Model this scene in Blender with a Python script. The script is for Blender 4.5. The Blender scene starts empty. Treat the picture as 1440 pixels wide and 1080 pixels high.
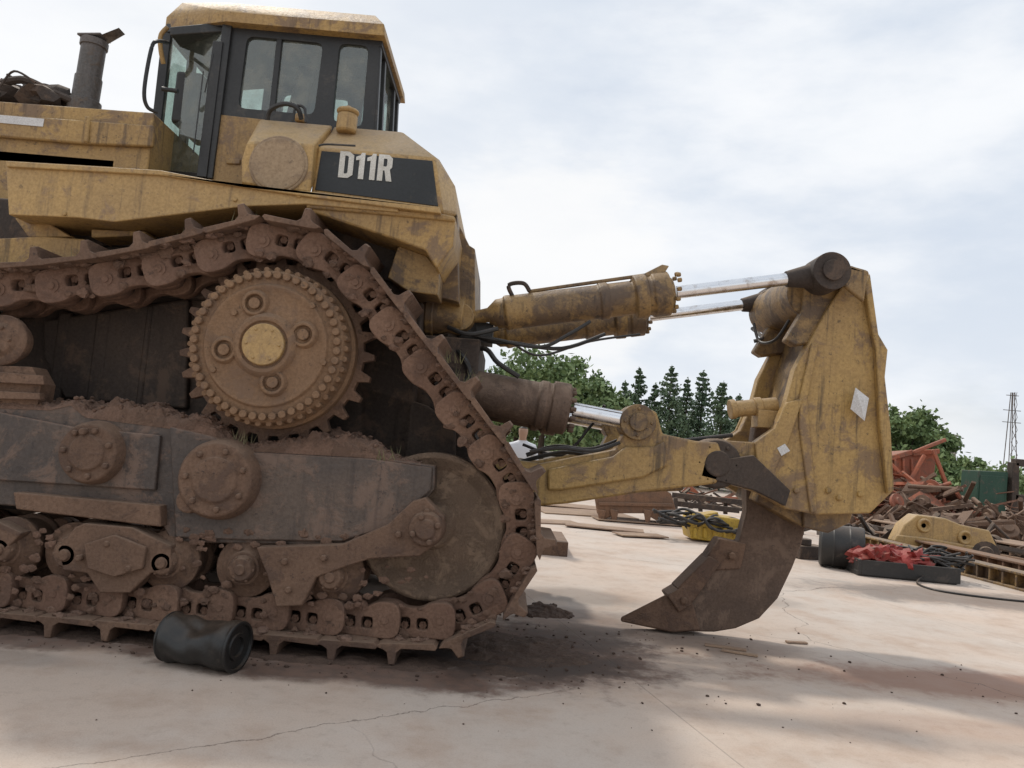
import bpy,bmesh,math,random
import numpy as np
from mathutils import Vector,Matrix,noise,Euler
random.seed(7); rng=np.random.default_rng(5)
R=math.radians
sc=bpy.context.scene
# ---------------- camera (surveyed: eye height, pitch, slight roll) -------------
F=1090.0; H=1.64
CM=Matrix.Rotation(R(90+4.3),3,'X')@Matrix.Rotation(R(4.8),3,'Z')
cam=bpy.data.cameras.new("camera"); co=bpy.data.objects.new("camera",cam); sc.collection.objects.link(co)
co.matrix_world=Matrix.Translation((0,0,H))@CM.to_4x4()
cam.sensor_width=36; cam.lens=F/1440*36; cam.clip_end=3000; cam.clip_start=.05
sc.camera=co
def U(px,py,Y):
    d=CM@Vector(((px-720)/F,(540-py)/F,-1)); t=Y/d.y
    return (t*d.x,H+t*d.z)
def W(px,py,Y):
    a=U(px,py,Y); return Vector((a[0],Y,a[1]))
def G(px,py):
    d=CM@Vector(((px-720)/F,(540-py)/F,-1)); t=-H/d.z
    return Vector((t*d.x,t*d.y,0))
YC=7.4
# ---------------- materials -------------
def newmat(n):
    m=bpy.data.materials.new(n); m.use_nodes=True; nt=m.node_tree; nt.nodes.clear()
    o=nt.nodes.new('ShaderNodeOutputMaterial'); b=nt.nodes.new('ShaderNodeBsdfPrincipled')
    nt.links.new(b.outputs[0],o.inputs[0]); return m,nt,b
class N:
    def __init__(s,nt):
        s.nt=nt; s.tc=nt.nodes.new('ShaderNodeTexCoord').outputs['Object']
    def lk(s,a,b): s.nt.links.new(a,b)
    def mp(s,scale=(1,1,1),rot=(0,0,0),src=None):
        n=s.nt.nodes.new('ShaderNodeMapping'); n.inputs['Scale'].default_value=scale; n.inputs['Rotation'].default_value=rot
        s.lk(src or s.tc,n.inputs[0]); return n.outputs[0]
    def noise(s,sc,det=6,ro=.6,src=None,dist=0):
        n=s.nt.nodes.new('ShaderNodeTexNoise'); n.inputs['Scale'].default_value=sc; n.inputs['Detail'].default_value=det
        n.inputs['Roughness'].default_value=ro; n.inputs['Distortion'].default_value=dist
        s.lk(src or s.tc,n.inputs['Vector']); return n.outputs[0]
    def ramp(s,f,a,b,va=0,vb=1):
        n=s.nt.nodes.new('ShaderNodeMapRange'); n.inputs[1].default_value=a; n.inputs[2].default_value=b
        n.inputs[3].default_value=va; n.inputs[4].default_value=vb; n.interpolation_type='SMOOTHSTEP'
        s.lk(f,n.inputs[0]); return n.outputs[0]
    def mix(s,f,a,b,mode='MIX'):
        n=s.nt.nodes.new('ShaderNodeMix'); n.data_type='RGBA'; n.blend_type=mode
        if isinstance(f,(int,float)): n.inputs[0].default_value=f
        else: s.lk(f,n.inputs[0])
        for i,v in ((6,a),(7,b)):
            if isinstance(v,tuple): n.inputs[i].default_value=(*v,1)
            else: s.lk(v,n.inputs[i])
        return n.outputs[2]
    def m(s,op,a,b=0.0,c=None):
        n=s.nt.nodes.new('ShaderNodeMath'); n.operation=op
        for i,v in enumerate((a,b) if c is None else (a,b,c)):
            if isinstance(v,(int,float)): n.inputs[i].default_value=v
            else: s.lk(v,n.inputs[i])
        return n.outputs[0]
    def bump(s,h,st,d=.02):
        n=s.nt.nodes.new('ShaderNodeBump'); n.inputs['Strength'].default_value=st; n.inputs['Distance'].default_value=d
        s.lk(h,n.inputs['Height']); return n.outputs[0]
    def nz(s):
        g=s.nt.nodes.new('ShaderNodeNewGeometry'); x=s.nt.nodes.new('ShaderNodeSeparateXYZ'); s.lk(g.outputs['Normal'],x.inputs[0]); return x.outputs[2]
def worn(name,c1,c2,dirt,dark,amt=.5,rough=.65,streak=.5,dust=.5,dustc=(.27,.19,.13),metal=0,bump=.35,sc=1.0):
    m,nt,b=newmat(name); n=N(nt)
    col=n.mix(n.ramp(n.noise(1.3*sc,5),.35,.65),c1,c2)
    fine=n.noise(45*sc,4,.7)
    col=n.mix(n.ramp(fine,.3,.75),col,n.mix(1.0,col,(.70,.68,.66),'MULTIPLY'))
    t=.62-.25*amt
    med=n.noise(3.5*sc,7,.72,dist=.4)
    d1=n.ramp(med,t,t+.12)
    col=n.mix(n.m('MULTIPLY',d1,.8),col,dirt)
    chn=n.noise(19*sc,6,.75)
    ch=n.ramp(chn,.60,.66)
    col=n.mix(n.m('MULTIPLY',ch,.8*min(1,amt+.3)),col,dark)
    st=n.ramp(n.noise(1,6,.65,src=n.mp((14*sc,14*sc,.9*sc))),.52,.72)
    col=n.mix(n.m('MULTIPLY',st,streak),col,dark)
    up=n.ramp(n.nz(),.45,.95)
    up=n.m('MULTIPLY',up,n.ramp(med,.35,.6,.45,1))
    col=n.mix(n.m('MULTIPLY',up,dust),col,dustc)
    n.lk(col,b.inputs['Base Color'])
    b.inputs['Metallic'].default_value=metal
    n.lk(n.m('ADD',n.m('MULTIPLY',fine,.25),rough-.1),b.inputs['Roughness'])
    h=n.m('ADD',n.m('MULTIPLY',chn,.6),n.m('ADD',n.m('MULTIPLY',fine,.3),n.m('MULTIPLY',d1,.25)))
    n.lk(n.bump(h,bump,.025),b.inputs['Normal'])
    return m
YEL=worn("yellow_paint",(.50,.325,.125),(.42,.275,.115),(.25,.165,.10),(.08,.055,.038),.32,.5,.5,.55,(.46,.35,.24))
YEL2=worn("yellow_paint_dirty",(.44,.28,.10),(.34,.215,.09),(.17,.11,.07),(.045,.03,.022),.5,.55,.65,.5,(.36,.26,.17))
YELC=worn("yellow_paint_ripper",(.45,.29,.10),(.37,.235,.09),(.18,.115,.07),(.035,.025,.018),.5,.5,.75,.4,(.36,.26,.17),sc=.9)
YEL3=worn("yellow_paint_greasy",(.36,.225,.08),(.21,.135,.065),(.08,.052,.037),(.025,.018,.014),.65,.5,.7,.35)
YELB=worn("bright_yellow_paint",(.60,.40,.05),(.50,.33,.05),(.28,.17,.06),(.06,.04,.03),.3,.5,.3,.3)
RUST=worn("rusty_track_steel",(.15,.09,.06),(.205,.125,.082),(.095,.058,.042),(.035,.024,.02),.5,.8,.2,.65,(.29,.20,.14),bump=.7)
LINK=worn("track_link_steel",(.175,.10,.068),(.24,.145,.098),(.115,.068,.048),(.04,.027,.02),.45,.8,.1,.55,(.28,.19,.135),bump=.7)
FRAME=worn("track_frame_steel",(.068,.054,.048),(.12,.087,.067),(.17,.11,.08),(.03,.022,.02),.6,.5,.5,.9,(.28,.19,.14),bump=.45,sc=.8)
COVER=worn("final_drive_paint",(.30,.18,.095),(.235,.14,.078),(.17,.105,.066),(.055,.037,.027),.55,.75,.2,.4,bump=.6)
CAPM=worn("dusty_cover_paint",(.37,.27,.17),(.31,.225,.145),(.23,.165,.11),(.10,.07,.05),.4,.75,.2,.4)
IDLER=worn("idler_steel",(.22,.15,.103),(.155,.108,.075),(.27,.19,.13),(.05,.036,.028),.6,.85,.05,.2,bump=1.0,sc=1.6)
HULL=worn("hull_steel",(.045,.033,.027),(.07,.05,.038),(.11,.072,.05),(.02,.015,.012),.5,.75,.4,.7)
SHANK=worn("shank_steel",(.10,.066,.048),(.14,.09,.062),(.18,.12,.085),(.035,.024,.02),.5,.7,.4,.3)
BLACK=worn("black_paint",(.018,.019,.02),(.03,.03,.03),(.07,.06,.05),(.01,.01,.01),.25,.45,.2,.35,bump=.12)
RUBBER=worn("black_rubber",(.02,.02,.02),(.03,.028,.026),(.07,.055,.045),(.012,.012,.012),.3,.45,.1,.3,bump=.15)
CANM=worn("black_filter_can",(.012,.012,.012),(.02,.02,.019),(.06,.05,.04),(.008,.008,.008),.2,.35,.1,.2,bump=.2,sc=2)
DECAL=worn("black_decal",(.013,.016,.018),(.022,.025,.027),(.09,.075,.05),(.01,.01,.01),.2,.4,.25,.2,bump=.06)
WHITE=worn("white_lettering",(.74,.74,.70),(.64,.63,.58),(.42,.39,.33),(.3,.27,.2),.15,.5,.15,.1,bump=.05,sc=2)
PAPER=worn("paper",(.7,.7,.7),(.6,.6,.6),(.4,.38,.35),(.3,.28,.25),.15,.7,.1,.1,bump=.1,sc=2)
SOIL=worn("dry_soil",(.23,.14,.10),(.175,.108,.075),(.13,.08,.056),(.07,.045,.035),.5,.95,0,.5,(.30,.20,.15),bump=1.0,sc=1.5)
DSOIL=worn("oily_soil",(.10,.062,.046),(.075,.048,.036),(.13,.082,.058),(.035,.024,.018),.5,.9,0,.3,(.15,.10,.072),bump=1.0,sc=1.5)
STACK=worn("exhaust_steel",(.10,.095,.09),(.15,.13,.12),(.12,.085,.06),(.03,.03,.03),.5,.5,.5,.2,metal=.3)
RUSTY=worn("scrap_rust",(.24,.11,.07),(.16,.085,.055),(.28,.16,.11),(.05,.03,.025),.5,.85,.3,.3)
BROWN=worn("brown_rust_steel",(.26,.14,.08),(.19,.11,.07),(.13,.08,.055),(.05,.035,.028),.5,.8,.4,.4)
ORANGE=worn("faded_orange_paint",(.46,.14,.07),(.36,.13,.08),(.20,.10,.065),(.06,.03,.025),.5,.7,.5,.3)
REDP=worn("red_paint",(.38,.045,.04),(.30,.05,.04),(.20,.09,.07),(.05,.02,.02),.4,.6,.3,.3)
GREEN=worn("green_paint",(.02,.07,.045),(.03,.085,.055),(.1,.08,.06),(.015,.03,.02),.3,.6,.3,.3)
WOOD=worn("old_plywood",(.40,.28,.19),(.32,.215,.155),(.21,.14,.105),(.09,.065,.05),.4,.8,.2,.2)
CONC=worn("wall_concrete",(.42,.40,.37),(.35,.33,.31),(.25,.23,.2),(.15,.14,.13),.4,.8,.5,.2)
BARK=worn("bark",(.10,.07,.05),(.07,.05,.035),(.05,.04,.03),(.03,.02,.02),.5,.9,.2,0)
m,nt,b=newmat("chrome_rod"); n=N(nt); b.inputs['Metallic'].default_value=1
n.lk(n.mix(n.ramp(n.noise(9,6),.5,.7),(.75,.76,.78),(.42,.37,.33)),b.inputs['Base Color']); n.lk(n.ramp(n.noise(14,5),.3,.8,.12,.4),b.inputs['Roughness']); CHROME=m
def glassmat():
    m=bpy.data.materials.new("cab_glass"); m.use_nodes=True; nt=m.node_tree; nt.nodes.clear(); n=N(nt)
    o=nt.nodes.new('ShaderNodeOutputMaterial'); t=nt.nodes.new('ShaderNodeBsdfTransparent'); t.inputs[0].default_value=(.60,.70,.66,1)
    g=nt.nodes.new('ShaderNodeBsdfGlossy'); g.inputs['Roughness'].default_value=.04; g.inputs[0].default_value=(.9,.95,.93,1)
    d=nt.nodes.new('ShaderNodeBsdfDiffuse'); d.inputs[0].default_value=(.34,.34,.29,1)
    m1=nt.nodes.new('ShaderNodeMixShader'); m2=nt.nodes.new('ShaderNodeMixShader')
    m1.inputs[0].default_value=.14; n.lk(t.outputs[0],m1.inputs[1]); n.lk(g.outputs[0],m1.inputs[2])
    n.lk(n.ramp(n.noise(5,6,.7),.4,.75,.06,.45),m2.inputs[0]); n.lk(m1.outputs[0],m2.inputs[1]); n.lk(d.outputs[0],m2.inputs[2])
    n.lk(m2.outputs[0],o.inputs[0]); return m
GLASS=glassmat()
def leafmat(name,a,bc):
    m,nt,b=newmat(name); n=N(nt)
    c=n.mix(n.ramp(n.noise(.9,5),.35,.65),a,bc); c=n.mix(n.ramp(n.noise(9,3),.4,.7),c,n.mix(1.,c,(.6,.65,.55),'MULTIPLY'))
    n.lk(c,b.inputs['Base Color']); b.inputs['Roughness'].default_value=.7; return m
LEAF=leafmat("broad_leaves",(.12,.185,.075),(.19,.26,.10)); NEEDLE=leafmat("conifer_needles",(.085,.135,.08),(.13,.185,.10)); GRASS=leafmat("dry_grass",(.14,.14,.06),(.22,.19,.1))  # broadleaf and needle colours lightened, distance haze painted into them
# ground
def groundmat():
    m,nt,b=newmat("yard_concrete"); n=N(nt)
    sx=nt.nodes.new('ShaderNodeSeparateXYZ'); n.lk(n.tc,sx.inputs[0]); X,Y=sx.outputs[0],sx.outputs[1]
    nz1=n.noise(.35,6,.6); nz2=n.noise(1.6,8,.68); nz3=n.noise(9,7,.7); nf=n.noise(80,4,.7)
    col=n.mix(n.ramp(nz1,.35,.65),(.57,.455,.37),(.52,.45,.39))
    col=n.mix(n.ramp(nz2,.45,.68,0,.6),col,(.43,.31,.235))
    col=n.mix(n.ramp(n.noise(.8,5,.6,src=n.mp((1,1,1),(0,0,1))),.5,.7,0,.55),col,(.60,.53,.47))
    col=n.mix(n.ramp(nz3,.5,.75,0,.4),col,(.34,.26,.205))
    col=n.mix(n.ramp(nf,.45,.8,0,.35),col,(.27,.21,.17))
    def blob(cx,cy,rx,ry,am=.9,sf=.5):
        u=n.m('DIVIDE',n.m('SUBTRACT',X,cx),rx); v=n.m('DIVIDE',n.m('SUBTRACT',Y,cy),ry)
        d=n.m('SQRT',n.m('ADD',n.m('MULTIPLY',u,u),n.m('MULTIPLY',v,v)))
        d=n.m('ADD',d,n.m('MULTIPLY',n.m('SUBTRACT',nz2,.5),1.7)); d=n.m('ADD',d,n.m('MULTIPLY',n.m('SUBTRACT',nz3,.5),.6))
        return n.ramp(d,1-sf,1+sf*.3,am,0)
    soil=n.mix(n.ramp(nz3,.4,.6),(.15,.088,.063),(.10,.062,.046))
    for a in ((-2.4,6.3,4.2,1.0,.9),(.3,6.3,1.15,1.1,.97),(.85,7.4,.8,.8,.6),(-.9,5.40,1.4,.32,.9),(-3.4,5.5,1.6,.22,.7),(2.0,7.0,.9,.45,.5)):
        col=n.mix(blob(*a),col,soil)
    for a in ((4.2,6.4,2.3,.55,.85),(5.0,5.2,1.2,.4,.4),(3.2,5.3,1.2,.25,.3)):
        col=n.mix(blob(*a),col,(.26,.14,.092))
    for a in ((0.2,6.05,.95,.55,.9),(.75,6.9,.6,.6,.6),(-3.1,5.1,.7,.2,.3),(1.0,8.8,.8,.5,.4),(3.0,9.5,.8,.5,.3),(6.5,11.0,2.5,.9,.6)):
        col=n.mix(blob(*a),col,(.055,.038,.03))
    wd=nt.nodes.new('ShaderNodeVectorMath'); wd.operation='MULTIPLY_ADD'; n2=nt.nodes.new('ShaderNodeTexNoise'); n2.inputs['Scale'].default_value=1.6; n2.inputs['Detail'].default_value=7
    n.lk(n.tc,n2.inputs['Vector']); n.lk(n2.outputs['Color'],wd.inputs[0]); wd.inputs[1].default_value=(.7,.7,0); n.lk(n.tc,wd.inputs[2])
    vo=nt.nodes.new('ShaderNodeTexVoronoi'); vo.feature='DISTANCE_TO_EDGE'; vo.inputs['Scale'].default_value=.22; n.lk(wd.outputs[0],vo.inputs['Vector'])
    cr=n.m('MULTIPLY',n.ramp(vo.outputs['Distance'],.0006,.0022,1,0),n.ramp(nz1,.46,.54))
    ln=n.m('ABSOLUTE',n.m('SUBTRACT',n.m('ADD',Y,n.m('MULTIPLY',nz2,.35)),n.m('MULTIPLY_ADD',X,.72,5.2)))
    cr=n.m('MAXIMUM',cr,n.m('MULTIPLY',n.ramp(ln,.002,.008,1,0),n.ramp(X,.5,.7,1,0)))
    jx=n.m('ABSOLUTE',n.m('SUBTRACT',n.m('FRACT',n.m('MULTIPLY',n.m('ADD',X,n.m('MULTIPLY',Y,.25)),.2)),.5))
    cr=n.m('MAXIMUM',cr,n.ramp(jx,.0006,.0016,.5,0))
    col=n.mix(n.m('MULTIPLY',cr,.6),col,(.12,.09,.07))
    n.lk(col,b.inputs['Base Color']); n.lk(n.ramp(nz2,.3,.7,.72,.95),b.inputs['Roughness'])
    h=n.m('SUBTRACT',n.m('ADD',n.m('MULTIPLY',nz3,.5),n.m('MULTIPLY',nf,.35)),cr)
    n.lk(n.bump(h,.45,.015),b.inputs['Normal'])
    return m
# ---------------- geometry helpers -------------
def empty(name):
    e=bpy.data.objects.new(name,None); sc.collection.objects.link(e); return e
class Part:
    def __init__(s,name,mat,parent=None,bevel=.008,smooth=True,ang=38):
        s.n=name; s.m=mat; s.p=parent; s.bv=bevel; s.bm=bmesh.new(); s.sm=smooth; s.ang=ang
    def prism(s,pts,y0,y1,yt=None,px=True):
        yt=y0 if yt is None else yt
        P=[U(a,b,yt) for a,b in pts] if px else pts
        A=[s.bm.verts.new((x,y0,z)) for x,z in P]; B=[s.bm.verts.new((x,y1,z)) for x,z in P]
        n=len(P); s.bm.faces.new(A); s.bm.faces.new(B[::-1])
        for i in range(n): s.bm.faces.new((A[i],B[i],B[(i+1)%n],A[(i+1)%n]))
        return s
    def cyl(s,p0,p1,r0,r1=None,seg=24,caps=True):
        r1=r0 if r1 is None else r1; p0=Vector(p0); p1=Vector(p1); d=(p1-p0).normalized()
        q=d.to_track_quat('Z','Y'); u=q@Vector((1,0,0)); v=q@Vector((0,1,0))
        A=[];B=[]
        for i in range(seg):
            a=2*math.pi*i/seg; w=u*math.cos(a)+v*math.sin(a)
            A.append(s.bm.verts.new(p0+w*r0)); B.append(s.bm.verts.new(p1+w*r1))
        for i in range(seg): s.bm.faces.new((A[i],A[(i+1)%seg],B[(i+1)%seg],B[i]))
        if caps: s.bm.faces.new(A[::-1]); s.bm.faces.new(B)
        return s
    def lathe(s,p0,axis,prof,seg=48):
        p0=Vector(p0); d=Vector(axis).normalized(); q=d.to_track_quat('Z','Y'); u=q@Vector((1,0,0)); v=q@Vector((0,1,0)); rings=[]
        for (t,r) in prof:
            rings.append([s.bm.verts.new(p0+d*t+(u*math.cos(2*math.pi*i/seg)+v*math.sin(2*math.pi*i/seg))*max(r,.0005)) for i in range(seg)])
        for a,b in zip(rings,rings[1:]):
            for i in range(seg): s.bm.faces.new((a[i],a[(i+1)%seg],b[(i+1)%seg],b[i]))
        s.bm.faces.new(rings[0][::-1]); s.bm.faces.new(rings[-1]); return s
    def hull(s,pts):
        b2=bmesh.new()
        for p in pts: b2.verts.new(p)
        r=bmesh.ops.convex_hull(b2,input=b2.verts)
        bmesh.ops.delete(b2,geom=list({g for g in r['geom_interior'] if isinstance(g,bmesh.types.BMVert)}),context='VERTS')
        bmesh.ops.dissolve_limit(b2,angle_limit=.03,verts=b2.verts,edges=b2.edges)
        me=bpy.data.meshes.new('t'); b2.to_mesh(me); b2.free(); s.bm.from_mesh(me); bpy.data.meshes.remove(me); return s
    def box(s,c,size,rot=(0,0,0)):
        c=Vector(c); h=Vector(size)/2; q=Euler(rot).to_matrix()
        V=[s.bm.verts.new(c+q@Vector((h.x*i,h.y*j,h.z*k))) for i in(-1,1) for j in(-1,1) for k in(-1,1)]
        for f in ((0,1,3,2),(4,6,7,5),(0,4,5,1),(2,3,7,6),(0,2,6,4),(1,5,7,3)): s.bm.faces.new([V[i] for i in f])
        return s
    def beam(s,p,q,w=.06,d=.06):
        p=Vector(p);q=Vector(q);a=(q-p).normalized()
        yv=Vector((0,1,0)); yv=(yv-a*yv.dot(a)); yv=yv.normalized() if yv.length>.05 else Vector((1,0,0)); x=a.cross(yv)
        return s.hull([e+x*w/2*i+yv*d/2*j for e in(p,q) for i in(-1,1) for j in(-1,1)])
    def tube(s,pts,r,seg=8):
        P=[Vector(p) for p in pts]; Q=[]
        for i in range(len(P)-1):
            a=P[max(i-1,0)];b=P[i];c=P[i+1];d=P[min(i+2,len(P)-1)]
            for k in range(6):
                t=k/6; Q.append(.5*((2*b)+(c-a)*t+(2*a-5*b+4*c-d)*t*t+(3*b-a-3*c+d)*t**3))
        Q.append(P[-1]); rings=[]
        for i,p in enumerate(Q):
            d=(Q[min(i+1,len(Q)-1)]-Q[max(i-1,0)]).normalized(); u=d.cross(Vector((.13,.2,.97))).normalized(); v=d.cross(u)
            rings.append([s.bm.verts.new(p+(u*math.cos(2*math.pi*j/seg)+v*math.sin(2*math.pi*j/seg))*r) for j in range(seg)])
        for a,b in zip(rings,rings[1:]):
            for i in range(seg): s.bm.faces.new((a[i],a[(i+1)%seg],b[(i+1)%seg],b[i]))
        s.bm.faces.new(rings[0][::-1]); s.bm.faces.new(rings[-1]); return s
    def lump(s,c,size,amp=.35,fr=2.5,sub=3,seed=0):
        r=bmesh.ops.create_icosphere(s.bm,subdivisions=sub,radius=1)
        for v in r['verts']:
            k=1+amp*noise.fractal(v.co*fr+Vector((seed,seed*1.7,0)),1,2,4)
            v.co=Vector(c)+Vector((v.co.x*size[0],v.co.y*size[1],v.co.z*size[2]))*k
        return s
    def field(s,x0,x1,nx,y0,y1,ny,fz):
        V=[[s.bm.verts.new((x,y,fz(x,y))) for y in np.linspace(y0,y1,ny)] for x in np.linspace(x0,x1,nx)]
        for i in range(nx-1):
            for j in range(ny-1): s.bm.faces.new((V[i][j],V[i+1][j],V[i+1][j+1],V[i][j+1]))
        return s
    def bolts(s,c,rad,nb,r,y0,y1,ph=0,seg=6):
        for i in range(nb):
            a=ph+2*math.pi*i/nb; x=c[0]+rad*math.cos(a); z=c[1]+rad*math.sin(a); s.cyl((x,y0,z),(x,y1,z),r,r*.92,seg)
        return s
    def done(s):
        bmesh.ops.recalc_face_normals(s.bm,faces=s.bm.faces)
        me=bpy.data.meshes.new(s.n); s.bm.to_mesh(me); s.bm.free()
        if s.sm:
            for p in me.polygons: p.use_smooth=True
            me.set_sharp_from_angle(angle=R(s.ang))
        me.materials.append(s.m); o=bpy.data.objects.new(s.n,me); sc.collection.objects.link(o)
        if s.p: o.parent=s.p
        if s.bv:
            b=o.modifiers.new('b','BEVEL'); b.width=s.bv; b.segments=2; b.limit_method='ANGLE'; b.angle_limit=R(40)
        return o
def mirror(*os):
    for o in os:
        c=o.copy(); sc.collection.objects.link(c); c.name=o.name+"_far"; c.scale=(1,-1,1); c.location=(0,2*YC,0); c.parent=o.parent
def plate_mesh(outer,holes,th,bev):
    cu=bpy.data.curves.new('c','CURVE'); cu.dimensions='2D'; cu.fill_mode='BOTH'; cu.extrude=th/2; cu.bevel_depth=bev; cu.bevel_resolution=1
    for pl in [outer]+holes:
        sp=cu.splines.new('POLY'); sp.points.add(len(pl)-1); sp.use_cyclic_u=True
        for p,q in zip(sp.points,pl): p.co=(q[0],q[1],0,1)
    ob=bpy.data.objects.new('c',cu); sc.collection.objects.link(ob)
    me=bpy.data.meshes.new_from_object(ob.evaluated_get(bpy.context.evaluated_depsgraph_get()))
    bpy.data.objects.remove(ob); return me
def rnd(pl,r=.25):
    o=[];n=len(pl)
    for i in range(n):
        a=Vector(pl[i-1]);b=Vector(pl[i]);c=Vector(pl[(i+1)%n])
        ra=b+(a-b).normalized()*min(r,(a-b).length*.45); rc=b+(c-b).normalized()*min(r,(c-b).length*.45)
        for t in (0,.33,.67,1):
            o.append(tuple((ra*(1-t)+b*t)*(1-t)+(b*(1-t)+rc*t)*t))
    return o
def holed(name,mat,parent,outer,holes,y0,y1,rr=.05):
    yt=y0; O=[U(a,b,yt) for a,b in outer]; Hs=[rnd([U(a,b,yt) for a,b in h],rr) for h in holes]
    me=plate_mesh(O,Hs,(y1-y0)-.01,.004)
    for v in me.vertices: x,y,z=v.co; v.co=(x,(y0+y1)/2-z,y)
    me.materials.clear(); me.materials.append(mat); o=bpy.data.objects.new(name,me); sc.collection.objects.link(o); o.parent=parent; return o
def fn(x,y,f=1.0,o=4,s=0): return noise.fractal(Vector((x*f,y*f,s)),1,2,o)

# ================= BULLDOZER =================
BD=empty("bulldozer")
cI=U(607,740,5.86); cS=U(386,490,5.86); rI=.672; rS=.80; cF=(-5.35,.94); ZP=.275
path=[(x,ZP) for x in np.arange(-5.3,-1.1,.2)]+[(-.95,ZP)]
path+=[(cI[0]+rI*math.cos(R(a)),cI[1]+rI*math.sin(R(a))) for a in range(-83,40,6)]
path+=[(cS[0]+rS*math.cos(R(a)),cS[1]+rS*math.sin(R(a))) for a in range(40,104,6)]
path+=[U(a,b,5.84) for a,b in ((275,372),(200,391),(100,405),(0,412))]+[(-4.6,2.05)]
path+=[(cF[0]+.68*math.cos(R(a)),cF[1]+.67*math.sin(R(a))) for a in range(100,266,8)]
PP=[Vector((a,b)) for a,b in path]; PP.append(PP[0]); L=[0]
for a,b in zip(PP,PP[1:]): L.append(L[-1]+(b-a).length)
NP=round(L[-1]/.405); p=L[-1]/NP
def at(s):
    s%=L[-1]
    for i in range(len(L)-1):
        if L[i+1]>=s: return PP[i].lerp(PP[i+1],(s-L[i])/(L[i+1]-L[i]))
pins=[at(i*p+.13) for i in range(NP)]
link_outer=rnd([(-.10,-.08),(-.055,-.125),(.07,-.12),(p*.35,-.075),(p*.65,-.075),(p-.07,-.12),(p+.055,-.125),(p+.10,-.08),(p+.10,.075),(p+.05,.118),(p*.5,.118),(-.05,.118),(-.10,.075)],.05)
def hole(c,w): return rnd([(c-w,-.025),(c+w,-.025),(c+w,.08),(c-w,.08)],.035)
LM=plate_mesh(link_outer,[hole(p*.335,.052),hole(p*.665,.052)],.075,.010)
def merge(bm,me,fn_):
    vs=[bm.verts.new(fn_(v.co)) for v in me.vertices]
    for f in me.polygons:
        try: bm.faces.new([vs[i] for i in f.vertices])
        except: pass
chain=Part("track_chain",LINK,BD,0); pads=Part("track_shoes",RUST,BD,.005); bush=Part("track_bushings",HULL,BD,0); mud=Part("caked_mud",SOIL,BD,0)
for i in range(NP):
    a=pins[i]; b=pins[(i+1)%NP]; T=(b-a).normalized(); Nn=Vector((T.y,-T.x)); 
    def loc(t,n,y): q=a+T*t+Nn*n; return Vector((q.x,y,q.y))
    jt=random.uniform(-.01,.01); jn=random.uniform(-.004,.004)
    for yc,sg in ((5.80,1),(6.15,-1)):
        merge(chain.bm,LM,lambda v:loc(v.x,v.y,yc-sg*v.z-sg*(v.x/p-.5)*.09))
        for t in (p*.335,p*.665): chain.cyl(loc(t,.045,yc-sg*.012),loc(t,.045,yc+sg*.03),.030,seg=6); chain.cyl(loc(t,.02,yc),loc(t,.118,yc),.018,seg=6)
        chain.cyl(loc(0,-.005,yc-sg*.092),loc(0,-.005,yc+sg*.02),.052,.058,seg=16)
        chain.cyl(loc(0,-.005,yc-sg*.102),loc(0,-.005,yc-sg*.08),.026,seg=10)
    bush.cyl(loc(0,0,5.86),loc(0,0,6.1),.068,seg=14)
    for k in range(9):
        t=random.uniform(0,p); c=loc(t,random.choice([-.09,.11,.10,.0])+random.uniform(-.02,.02),random.uniform(5.7,5.76)); s_=random.uniform(.012,.035)
        mud.lump(c,(s_*1.3,s_*.6,s_),.6,2,2,i*9+k)
    for k in range(4):
        c=loc(random.uniform(.1,p-.05),.125,random.uniform(5.62,5.72)); s_=random.uniform(.015,.04); mud.lump(c,(s_*1.4,s_*1.2,s_*.7),.6,2,2,i*7+k)
    pr=[(-.01,.124),(p-.045,.124),(p-.015,.150),(p-.03,.170),(.13,.160),(.098,.185),(.084,.285),(.042,.285),(.028,.185),(.0,.166),(-.055,.145)]
    ys=[5.585,5.62,6.33,6.365]; rows=[]
    w_in=random.uniform(.86,1.0)
    for k,y in enumerate(ys):
        row=[]
        for t,nn in pr:
            if nn>.2: nn=.17+(nn-.17)*(w_in if k in(1,2) else w_in-.12)
            row.append(pads.bm.verts.new(loc(t+jt,nn+jn,y+random.uniform(-.004,.004))))
        rows.append(row)
    m_=len(pr); pads.bm.faces.new(rows[0]); pads.bm.faces.new(rows[-1][::-1])
    for r0,r1 in zip(rows,rows[1:]):
        for j in range(m_): pads.bm.faces.new((r0[j],r1[j],r1[(j+1)%m_],r0[(j+1)%m_]))
TR=[chain.done(),pads.done(),bush.done()]
# sprocket
sp=Part("drive_sprocket",RUST,BD,.006); nt_=27
pts=[]
for i in range(nt_):
    for da,rr in ((-.28,.665),(-.12,.75),(.12,.75),(.28,.665)):
        a=2*math.pi*(i+da)/nt_; pts.append((cS[0]+rr*math.cos(a),cS[1]+rr*math.sin(a)))
sp.prism(pts,5.93,6.02,px=False)
sp.cyl((cS[0],5.87,cS[1]),(cS[0],6.3,cS[1]),.60,seg=64).bolts(cS,.56,30,.02,5.845,5.88)
TR.append(sp.done())
cc=U(372,485,5.55); fd=Part("final_drive_cover",COVER,BD,.004)
fd.lathe((cc[0],5.95,cc[1]),(0,-1,0),[(0,.60),(.12,.60),(.14,.575),(.32,.56),(.345,.545),(.36,.51),(.365,.455),(.385,.44),(.385,.425),(.37,.40),(.375,.30),(.39,.235),(.41,.225),(.43,.20),(.43,.175),(.41,.165),(.41,.001)],72)
fd.bolts(cc,.517,46,.030,5.60,5.552,0,10).bolts(cc,.565,46,.024,5.73,5.62,.05,8)
hub=Part("final_drive_hub",YEL,BD,.006); hub.cyl((cc[0],5.56,cc[1]),(cc[0],5.505,cc[1]),.155,.15,40).bolts(cc,.118,6,.012,5.51,5.495)
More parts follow.
